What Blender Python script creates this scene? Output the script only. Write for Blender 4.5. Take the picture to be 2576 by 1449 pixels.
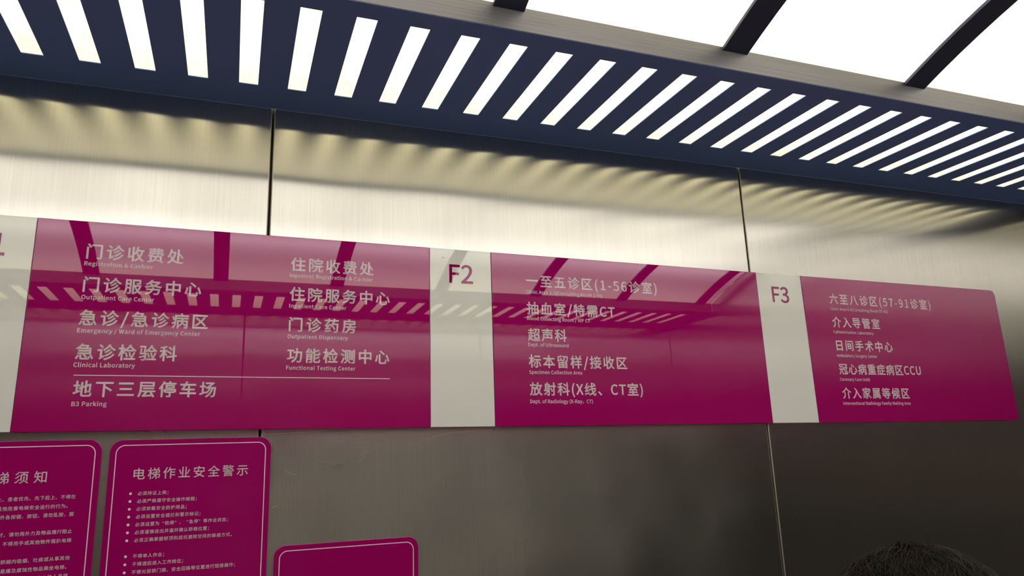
import bpy, bmesh, math, random, json
from mathutils import Vector, Matrix, noise

for o in list(bpy.data.objects):
    bpy.data.objects.remove(o, do_unlink=True)
sc = bpy.context.scene
COL = sc.collection
random.seed(7)
R = math.radians

# ------------------------------------------------------------------ camera
cam = bpy.data.cameras.new('camera')
cam.sensor_fit = 'HORIZONTAL'
cam.sensor_width = 36.0
cam.lens = 1781.18 / 2576 * 36.0
cam.shift_x = 52.52 / 2576
cam.shift_y = -4.35 / 2576
cam.clip_start = 0.02
cam_o = bpy.data.objects.new('camera', cam)
COL.objects.link(cam_o)
_r, _u, _f = Vector((0.94064, -0.33814, -0.02924)), Vector((-0.04848, -0.21915, 0.97449)), Vector((0.33592, 0.91522, 0.22254))
cam_o.matrix_world = Matrix(((_r.x, _u.x, -_f.x, 0.0), (_r.y, _u.y, -_f.y, -1.2), (_r.z, _u.z, -_f.z, 1.70), (0, 0, 0, 1)))
sc.camera = cam_o

# ------------------------------------------------------------------ world, exposure
w = bpy.data.worlds.new('world')
sc.world = w
w.use_nodes = True
w.node_tree.nodes['Background'].inputs[0].default_value = (0.02, 0.02, 0.022, 1)
w.node_tree.nodes['Background'].inputs[1].default_value = 0.0
vs = sc.view_settings
vs.view_transform = 'Standard'
vs.look = 'None'
vs.exposure = 0.0
vs.gamma = 1.0
vs.use_curve_mapping = False

# ------------------------------------------------------------------ the car's measures (metres)
X0, X1 = -0.947, 2.025           # left and right end walls
YF = -1.75                       # front wall (behind the camera); the sign wall is y = 0
ZC = 2.292                       # underside of the slotted panels
ZE = 2.3325                      # springing of the vault
YV0, YV1 = -0.3487, -1.40        # near and far edge of the vault
YVC = 0.5 * (YV0 + YV1)
APEX = 2.4455
KV = (APEX - ZE) / ((YV0 - YVC) ** 2)
ZTOP = 2.62


def vault(y):
    return APEX - KV * (y - YVC) ** 2


# ------------------------------------------------------------------ lamps above the diffusers
def strip(name, x, y, z, sx, sy, power, col, rx=0.0):
    l = bpy.data.lights.new(name, 'AREA')
    l.shape = 'RECTANGLE'
    l.size, l.size_y = sx, sy
    l.energy = power
    l.color = col
    o = bpy.data.objects.new(name, l)
    o.location = (x, y, z)
    o.rotation_euler = (rx, 0, 0)
    COL.objects.link(o)
    return o


XM, XL = 0.5 * (X0 + X1), X1 - X0
COOL, WARM, SLOT = (1.0, 0.95, 0.97), (1.0, 0.93, 0.82), (1.0, 0.885, 0.45)
strip('led_panel', XM, YVC, ZTOP - 0.02, XL - 0.04, 1.0, 20, WARM)       # light board over the whole vault
for _y in (YVC + 0.30, YVC - 0.30):                       # two brighter tubes in front of it
    strip('led_strip', XM, _y, vault(_y) + 0.060, XL - 0.04, 0.03, 2.4, COOL)
for _y in (YV0 - 0.03, YV1 + 0.03):                       # weaker glow along both springings
    strip('led_strip', XM, _y, ZE + 0.09, XL - 0.04, 0.04, 1.5, WARM)
strip('led_strip', XM, -0.19, ZC + 0.10, XL - 0.04, 0.32, 6.3, SLOT)
strip('led_strip', XM, YF + 0.19, ZC + 0.10, XL - 0.04, 0.32, 6.3, SLOT)


# ------------------------------------------------------------------ helpers
def link(name, me, parent=None, mat=None):
    o = bpy.data.objects.new(name, me)
    COL.objects.link(o)
    if parent is not None:
        o.parent = parent
    if mat is not None and me is not None and not me.materials:
        me.materials.append(mat)
    return o


def tag(o, label=None, cat=None, group=None, kind=None):
    if label: o['label'] = label
    if cat: o['category'] = cat
    if group: o['group'] = group
    if kind: o['kind'] = kind
    return o


def empty(name, loc, label=None, cat=None, group=None, kind=None):
    o = bpy.data.objects.new(name, None)
    o.empty_display_size = 0.05
    o.location = loc
    COL.objects.link(o)
    return tag(o, label, cat, group, kind)


def bm_mesh(bm, name, smooth=False):
    me = bpy.data.meshes.new(name)
    bm.normal_update()
    bm.to_mesh(me)
    bm.free()
    if smooth:
        for p in me.polygons: p.use_smooth = True
    return me


def box(bm, a, b, bevel=0.0, seg=2, edges=None):
    vs_ = [bm.verts.new((x, y, z)) for x in (a[0], b[0]) for y in (a[1], b[1]) for z in (a[2], b[2])]
    fs = []
    for q in ((0, 1, 3, 2), (4, 6, 7, 5), (0, 4, 5, 1), (2, 3, 7, 6), (0, 2, 6, 4), (1, 5, 7, 3)):
        fs.append(bm.faces.new([vs_[i] for i in q]))
    bmesh.ops.recalc_face_normals(bm, faces=fs)
    if bevel > 0:
        es = set(e for f in fs for e in f.edges)
        if edges: es = [e for e in es if edges(e)]
        bmesh.ops.bevel(bm, geom=list(es), offset=bevel, segments=seg, affect='EDGES', profile=0.5)


def uv_planar(me, ax=(0, 2)):
    uv = me.uv_layers.new(name='UVMap')
    for l in me.loops:
        c = me.vertices[l.vertex_index].co
        uv.data[l.index].uv = (c[ax[0]], c[ax[1]])


# ------------------------------------------------------------------ materials
def mat(name, col, rough=0.5, metal=0.0, **kw):
    m = bpy.data.materials.new(name)
    m.use_nodes = True
    b = m.node_tree.nodes['Principled BSDF']
    b.inputs['Base Color'].default_value = (*col, 1)
    b.inputs['Roughness'].default_value = rough
    b.inputs['Metallic'].default_value = metal
    for k, v in kw.items():
        b.inputs[k].default_value = v
    return m


def N(m, t, **kw):
    n = m.node_tree.nodes.new(t)
    for k, v in kw.items(): setattr(n, k, v)
    return n


def steel(name, col, rough, aniso, scale, var=0.06, rvar=0.03, wave=0.0, rot=0.0):
    """brushed stainless steel: fine streaks along one axis, stretched highlights, slightly wavy sheet"""
    m = mat(name, col, rough, 1.0)
    nt = m.node_tree
    b = nt.nodes['Principled BSDF']
    b.inputs['Anisotropic'].default_value = aniso
    b.inputs['Anisotropic Rotation'].default_value = rot
    tg = N(m, 'ShaderNodeTangent', direction_type='UV_MAP')
    tg.uv_map = 'UVMap'
    nt.links.new(tg.outputs[0], b.inputs['Tangent'])
    tc = N(m, 'ShaderNodeTexCoord')
    mp = N(m, 'ShaderNodeMapping')
    mp.inputs['Scale'].default_value = scale
    nt.links.new(tc.outputs['Object'], mp.inputs[0])
    nz = N(m, 'ShaderNodeTexNoise')
    nz.inputs['Scale'].default_value = 1.0
    nz.inputs['Detail'].default_value = 3.0
    nt.links.new(mp.outputs[0], nz.inputs['Vector'])
    sm = N(m, 'ShaderNodeTexNoise')          # broad smudges from wiping
    sm.inputs['Scale'].default_value = 3.0
    sm.inputs['Detail'].default_value = 4.0
    nt.links.new(tc.outputs['Object'], sm.inputs['Vector'])
    mr = N(m, 'ShaderNodeMapRange')
    mr.inputs[1].default_value, mr.inputs[2].default_value = 0.3, 0.7
    mr.inputs[3].default_value, mr.inputs[4].default_value = 1 - var, 1 + var
    nt.links.new(nz.outputs[0], mr.inputs[0])
    mx = N(m, 'ShaderNodeVectorMath', operation='SCALE')
    mx.inputs[0].default_value = col
    nt.links.new(mr.outputs[0], mx.inputs['Scale'])
    nt.links.new(mx.outputs[0], b.inputs['Base Color'])
    rr = N(m, 'ShaderNodeMapRange')
    rr.inputs[1].default_value, rr.inputs[2].default_value = 0.3, 0.7
    rr.inputs[3].default_value, rr.inputs[4].default_value = rough - rvar, rough + rvar
    nt.links.new(sm.outputs[0], rr.inputs[0])
    nt.links.new(rr.outputs[0], b.inputs['Roughness'])
    if wave > 0:
        wn = N(m, 'ShaderNodeTexNoise')
        wn.inputs['Scale'].default_value = 2.2
        wn.inputs['Detail'].default_value = 1.0
        nt.links.new(tc.outputs['Object'], wn.inputs['Vector'])
        bp = N(m, 'ShaderNodeBump')
        bp.inputs['Strength'].default_value = 1.0
        bp.inputs['Distance'].default_value = wave
        nt.links.new(wn.outputs[0], bp.inputs['Height'])
        nt.links.new(bp.outputs[0], b.inputs['Normal'])
    return m


M = {}
M['wall'] = steel('brushed_steel_wall', (0.60, 0.59, 0.575), 0.19, 1.0, (480, 480, 5), 0.055, 0.012, wave=0.003)
M['sign_wall'] = steel('brightened_steel_wall', (0.60, 0.59, 0.575), 0.19, 1.0, (480, 480, 5), 0.055, 0.012, wave=0.003)


def brightened(m, centre, radius, lo, hi):
    """painted brightness, mixed with hand and cleaning haze, around the notices; fades out in blotches"""
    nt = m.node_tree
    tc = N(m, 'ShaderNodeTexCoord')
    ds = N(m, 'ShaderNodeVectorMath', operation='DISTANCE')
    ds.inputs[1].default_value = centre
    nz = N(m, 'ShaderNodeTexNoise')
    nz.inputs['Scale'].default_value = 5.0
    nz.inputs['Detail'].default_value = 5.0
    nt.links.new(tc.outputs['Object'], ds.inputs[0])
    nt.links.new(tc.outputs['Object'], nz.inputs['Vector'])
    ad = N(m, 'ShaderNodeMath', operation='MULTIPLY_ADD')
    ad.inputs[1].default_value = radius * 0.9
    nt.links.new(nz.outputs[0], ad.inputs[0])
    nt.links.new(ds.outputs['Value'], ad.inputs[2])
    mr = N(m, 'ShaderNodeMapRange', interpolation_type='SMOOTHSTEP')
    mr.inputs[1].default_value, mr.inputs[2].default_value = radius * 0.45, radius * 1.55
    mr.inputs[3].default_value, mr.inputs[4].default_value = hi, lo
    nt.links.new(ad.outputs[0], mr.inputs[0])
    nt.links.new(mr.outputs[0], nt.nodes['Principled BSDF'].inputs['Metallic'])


brightened(M['sign_wall'], (0.22, 0.0, 1.66), 0.75, 0.965, 0.64)  # paints the brighter left of the wall into the steel; right stays darker
M['fold'] = mat('worn_steel_fold', (0.62, 0.585, 0.54), 0.5, 1.0)
M['soffit'] = mat('navy_painted_sheet', (0.135, 0.24, 0.62), 0.38, 0.0, **{'Specular IOR Level': 0.2})
M['fascia'] = steel('brushed_steel_fascia', (0.155, 0.153, 0.165), 0.42, 0.0, (6, 500, 500), 0.10, 0.08)
M['gap'] = mat('dark_joint', (0.02, 0.02, 0.022), 0.6)
M['rib'] = mat('dark_rib_paint', (0.028, 0.036, 0.085), 0.4)
M['floor'] = mat('floor_vinyl', (0.6, 0.53, 0.47), 0.5)
M['top'] = mat('lamp_box_white', (0.85, 0.85, 0.83), 0.7)
M['purple'] = mat('magenta_acrylic', (0.40, 0.001, 0.15), 0.012, 0.0, **{'Specular Tint': (0.96, 0.82, 1.0, 1.0), 'IOR': 1.55, 'Specular IOR Level': 0.95})
M['white'] = mat('white_acrylic', (0.88, 0.91, 0.93), 0.02, 0.0, **{'IOR': 1.55, 'Specular IOR Level': 0.95})
M['ink'] = mat('pale_vinyl_lettering', (0.97, 0.87, 0.96), 0.02, 0.0, **{'Specular Tint': (0.96, 0.82, 1.0, 1.0), 'IOR': 1.55, 'Specular IOR Level': 0.95})
M['floor_number'] = mat('magenta_vinyl_lettering', (0.40, 0.001, 0.15), 0.02, 0.0, **{'Specular Tint': (0.96, 0.82, 1.0, 1.0), 'IOR': 1.55, 'Specular IOR Level': 0.95})
M['notice'] = mat('magenta_notice_board', (0.38, 0.0008, 0.15), 0.12, 0.0, **{'IOR': 1.5})
M['scratch'] = mat('scratched_steel', (0.62, 0.585, 0.54), 0.38, 1.0)
M['hair'] = mat('black_hair', (0.010, 0.008, 0.008), 0.6, **{'Specular IOR Level': 0.2})
M['hair_brown'] = mat('brown_hair', (0.06, 0.036, 0.024), 0.6, **{'Specular IOR Level': 0.2})
M['skin'] = mat('skin', (0.52, 0.30, 0.20), 0.5)
M['eye'] = mat('eye', (0.03, 0.02, 0.015), 0.1)
M['shirt_dark'] = mat('dark_jacket_cloth', (0.022, 0.024, 0.028), 0.85)
M['shirt_brown'] = mat('brown_cloth', (0.22, 0.16, 0.13), 0.85)
M['trousers'] = mat('trouser_cloth', (0.03, 0.032, 0.04), 0.85)
M['shoe'] = mat('shoe_leather', (0.02, 0.02, 0.02), 0.4)
M['phone'] = mat('phone_shell', (0.03, 0.03, 0.035), 0.25)


def diffuser(name, col, dirt):
    """milky acrylic sheet lit from the lamps behind it, with faint grime"""
    m = bpy.data.materials.new(name)
    m.use_nodes = True
    nt = m.node_tree
    nt.nodes.remove(nt.nodes['Principled BSDF'])
    out = nt.nodes['Material Output']
    tr = N(m, 'ShaderNodeBsdfTranslucent')
    df = N(m, 'ShaderNodeBsdfDiffuse')
    mixs = N(m, 'ShaderNodeMixShader')
    mixs.inputs[0].default_value = 0.25
    tc = N(m, 'ShaderNodeTexCoord')
    nz = N(m, 'ShaderNodeTexNoise')
    nz.inputs['Scale'].default_value = 14.0
    nz.inputs['Detail'].default_value = 6.0
    nz.inputs['Roughness'].default_value = 0.7
    nt.links.new(tc.outputs['Object'], nz.inputs['Vector'])
    cr = N(m, 'ShaderNodeValToRGB')
    cr.color_ramp.elements[0].position, cr.color_ramp.elements[1].position = 0.30, 0.46
    cr.color_ramp.elements[0].color = (*[c * d for c, d in zip(col, dirt)], 1)
    cr.color_ramp.elements[1].color = (*col, 1)
    nt.links.new(nz.outputs[0], cr.inputs[0])
    nt.links.new(cr.outputs[0], tr.inputs[0])
    nt.links.new(cr.outputs[0], df.inputs[0])
    nt.links.new(tr.outputs[0], mixs.inputs[1])
    nt.links.new(df.outputs[0], mixs.inputs[2])
    nt.links.new(mixs.outputs[0], out.inputs[0])
    return m


M['vault'] = diffuser('milky_vault_acrylic', (0.92, 0.92, 0.89), (0.97, 0.96, 0.92))
M['slotlight'] = diffuser('milky_slot_acrylic', (0.92, 0.90, 0.82), (0.86, 0.82, 0.74))

# ------------------------------------------------------------------ the setting: walls, floor, ceiling
GAP = 0.0034


def panelled_wall(name, breaks, place, wx):
    """a steel wall of tall folded panels with dark open joints; local x along the wall, faces local -y"""
    root = empty(name, (0, 0, 0), kind='structure')
    bm = bmesh.new()
    box(bm, (breaks[0], 0.012, 0.0), (breaks[-1], 0.030, ZTOP))
    bk = link('backing', bm_mesh(bm, 'backing'), root, M['gap'])
    for a, b in zip(breaks[:-1], breaks[1:]):
        bm = bmesh.new()
        ga = GAP / 2 if a != breaks[0] else 0.0
        gb = GAP / 2 if b != breaks[-1] else 0.0
        box(bm, (a + ga, 0.0, 0.002), (b - gb, 0.0118, ZTOP), 0.0020, 4,
            lambda e: abs(e.verts[0].co.z - e.verts[1].co.z) > 0.5 and e.verts[0].co.y < 0.005)
        me = bm_mesh(bm, 'panel', True)
        me.shade_flat()
        uv_planar(me)
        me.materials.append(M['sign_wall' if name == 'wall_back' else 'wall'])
        me.materials.append(M['fold'])
        for p in me.polygons:
            if abs(p.normal.y) < 0.985 and abs(p.normal.z) < 0.5: p.material_index = 1
        link('panel', me, root)
    root.matrix_world = place
    return root


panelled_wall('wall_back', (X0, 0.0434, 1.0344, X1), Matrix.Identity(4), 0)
panelled_wall('wall_front', (-X1, -1.0344, -0.0434, -X0), Matrix.Translation((0, YF, 0)) @ Matrix.Rotation(math.pi, 4, 'Z'), 0)
panelled_wall('wall_right', (0.0, -YF / 2, -YF), Matrix.Translation((X1, 0, 0)) @ Matrix.Rotation(-math.pi / 2, 4, 'Z'), 0)
panelled_wall('wall_left', (YF, YF / 2, 0.0), Matrix.Translation((X0, 0, 0)) @ Matrix.Rotation(math.pi / 2, 4, 'Z'), 0)

bm = bmesh.new()
box(bm, (X0 - 0.03, YF - 0.03, -0.04), (X1 + 0.03, 0.03, 0.0))
tag(link('floor', bm_mesh(bm, 'floor'), None, M['floor']), kind='structure')
bm = bmesh.new()
box(bm, (X0 - 0.03, YF - 0.03, ZTOP), (X1 + 0.03, 0.03, ZTOP + 0.03))
tag(link('ceiling', bm_mesh(bm, 'ceiling'), None, M['top']), kind='structure')

# ------------------------------------------------------------------ slotted ceiling panels
PITCH, SW = 0.07638, 0.02935


def slotted_panel(label, ywall, ya, yb, ye, xs, side):
    """steel tray: flat slotted sheet, upturned fascia on the vault side, milky sheet lying above the slots"""
    root = empty('slotted_ceiling_panel', (XM, ywall, ZC), label, 'ceiling panel')
    root_off = Vector((XM, ywall, ZC))
    xb = sorted(set([X0 + 0.001, X1 - 0.001] + [v for x in xs for v in (x, x + SW)]))
    yb_ = sorted([ywall + 0.001 * (-1 if side > 0 else 1), ya, yb, ye])
    lo, hi = sorted((ya, yb))
    bm = bmesh.new()
    gv = {(i, j): bm.verts.new(Vector((x, y, ZC)) - root_off) for i, x in enumerate(xb) for j, y in enumerate(yb_)}
    slots = [(x, x + SW) for x in xs]
    for i in range(len(xb) - 1):
        for j in range(len(yb_) - 1):
            cx, cy = 0.5 * (xb[i] + xb[i + 1]), 0.5 * (yb_[j] + yb_[j + 1])
            if lo < cy < hi and any(a < cx < b for a, b in slots):
                continue
            bm.faces.new([gv[i, j], gv[i, j + 1], gv[i + 1, j + 1], gv[i + 1, j]])
    bmesh.ops.recalc_face_normals(bm, faces=bm.faces[:])
    g = bmesh.ops.extrude_face_region(bm, geom=bm.faces[:])
    bmesh.ops.translate(bm, vec=(0, 0, 0.0014), verts=[e for e in g['geom'] if isinstance(e, bmesh.types.BMVert)])
    bmesh.ops.recalc_face_normals(bm, faces=bm.faces[:])
    me = bm_mesh(bm, 'slotted_sheet')
    uv_planar(me, (0, 1))
    link('slotted_sheet', me, root, M['soffit'])
    bm = bmesh.new()
    yo = ye + 0.0015 * side
    a = Vector((X0 + 0.001, min(ye, yo), ZC)) - root_off
    b = Vector((X1 - 0.001, max(ye, yo), ZE)) - root_off
    box(bm, a, b, 0.0005, 1)
    me = bm_mesh(bm, 'fascia')
    uv_planar(me)
    link('fascia', me, root, M['fascia'])
    bm = bmesh.new()
    y0, y1 = sorted((ywall - 0.003 * side, ye + 0.004 * side))
    zz = ZC + 0.0052
    vsx = [bm.verts.new(Vector((x, y, zz)) - root_off) for x, y in ((X0 + .002, y0), (X1 - .002, y0), (X1 - .002, y1), (X0 + .002, y1))]
    bm.faces.new(vsx[::-1])
    link('diffuser_sheet', bm_mesh(bm, 'diffuser_sheet'), root, M['slotlight'])
    return root


xs_near = [-0.3204 + PITCH * k for k in range(-8, 31)]
xs_near = [x for x in xs_near if X0 + 0.03 < x < X1 - 0.06]
slotted_panel('dark slotted steel ceiling panel with glowing slots along the top of the sign wall',
              0.0, -0.0778, -0.3142, YV0, xs_near, 1)
xs_far = [x + 0.0076 for x in xs_near if x + 0.0076 > X0 + 0.03]
slotted_panel('slotted steel ceiling panel seen only reflected in the sign as short slots',
              YF, YF + 0.075, YF + 0.285, YV1, xs_far, -1)

# ------------------------------------------------------------------ vault: curved ribs and milky panels between them
rib_x = [0.7545 + 0.4015 * k for k in range(-4, 4)]
rib_lab = {
    0.7545: 'dark curved ceiling rib meeting the fascia above the end of the F2 list',
    1.156: 'dark curved ceiling rib meeting the fascia above the F3 list',
    0.353: 'dark curved ceiling rib whose end just shows at the top edge above the F2 strip',
    -0.0485: 'dark curved ceiling rib reflected upright in the sign between the F1 columns',
    -0.45: 'dark curved ceiling rib reflected slanting in the sign, beside the F1 strip',
    1.5575: 'dark curved ceiling rib past the right frame edge, second from the right end wall',
    -0.8515: 'dark curved ceiling rib at the left end of the vault, beyond the left frame edge',
    1.959: 'dark curved ceiling rib at the right end of the vault, beside the right end wall',
}
RW = 0.049
NS = 28
for x in rib_x:
    key = min(rib_lab, key=lambda k: abs(k - x))
    bm = bmesh.new()
    prev = None
    for i in range(NS + 1):
        y = YV0 + (YV1 - YV0) * i / NS
        z = vault(y) - 0.001
        ring = [bm.verts.new((dx, y - YVC, z + dz - ZE)) for dx, dz in ((-RW / 2, 0), (RW / 2, 0), (RW / 2, -0.006), (-RW / 2, -0.006))]
        if prev:
            for k in range(4):
                bm.faces.new([prev[k], prev[(k + 1) % 4], ring[(k + 1) % 4], ring[k]])
        else:
            bm.faces.new(ring)
        prev = ring
    bm.faces.new(prev[::-1])
    bmesh.ops.recalc_face_normals(bm, faces=bm.faces[:])
    o = link('ceiling_rib', bm_mesh(bm, 'ceiling_rib'), None, M['rib'])
    o.location = (x, YVC, ZE)
    tag(o, rib_lab[key], 'ceiling rib', 'curved ribs of the lit vault')

edges_x = [X0 + 0.002] + rib_x + [X1 - 0.002]
bay_lab = ['glowing milky vault panel in the left end bay, outside the photo',
           'glowing milky vault panel in the second bay from the left end, outside the photo',
           'glowing milky vault panel reflected in the sign above the first F1 column of writing',
           'glowing milky vault panel reflected in the sign above the second F1 column of writing',
           'glowing milky vault panel left of the rib above the F2 list',
           'glowing milky vault panel between the two full dark ribs at upper right of the photo',
           'glowing milky vault panel in the top right corner of the photo, beyond the last rib',
           'glowing milky vault panel past the right frame edge, second from the right end wall',
           'glowing narrow milky vault panel touching the right end wall']
for i, (a, b) in enumerate(zip(edges_x[:-1], edges_x[1:])):
    bm = bmesh.new()
    prev = None
    for k in range(NS + 1):
        y = YV0 + 0.004 + (YV1 - YV0 - 0.008) * k / NS
        z = vault(y)
        ring = [bm.verts.new((a + 0.0015 - XM, y - YVC, z - ZE)), bm.verts.new((b - 0.0015 - XM, y - YVC, z - ZE))]
        if prev: bm.faces.new([prev[0], prev[1], ring[1], ring[0]])
        prev = ring
    o = link('vault_light_panel', bm_mesh(bm, 'vault_light_panel', True), None, M['vault'])
    o.location = (XM, YVC, ZE + 0.0006)
    tag(o, bay_lab[i], 'light panel', 'milky panels of the lit vault')

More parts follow.
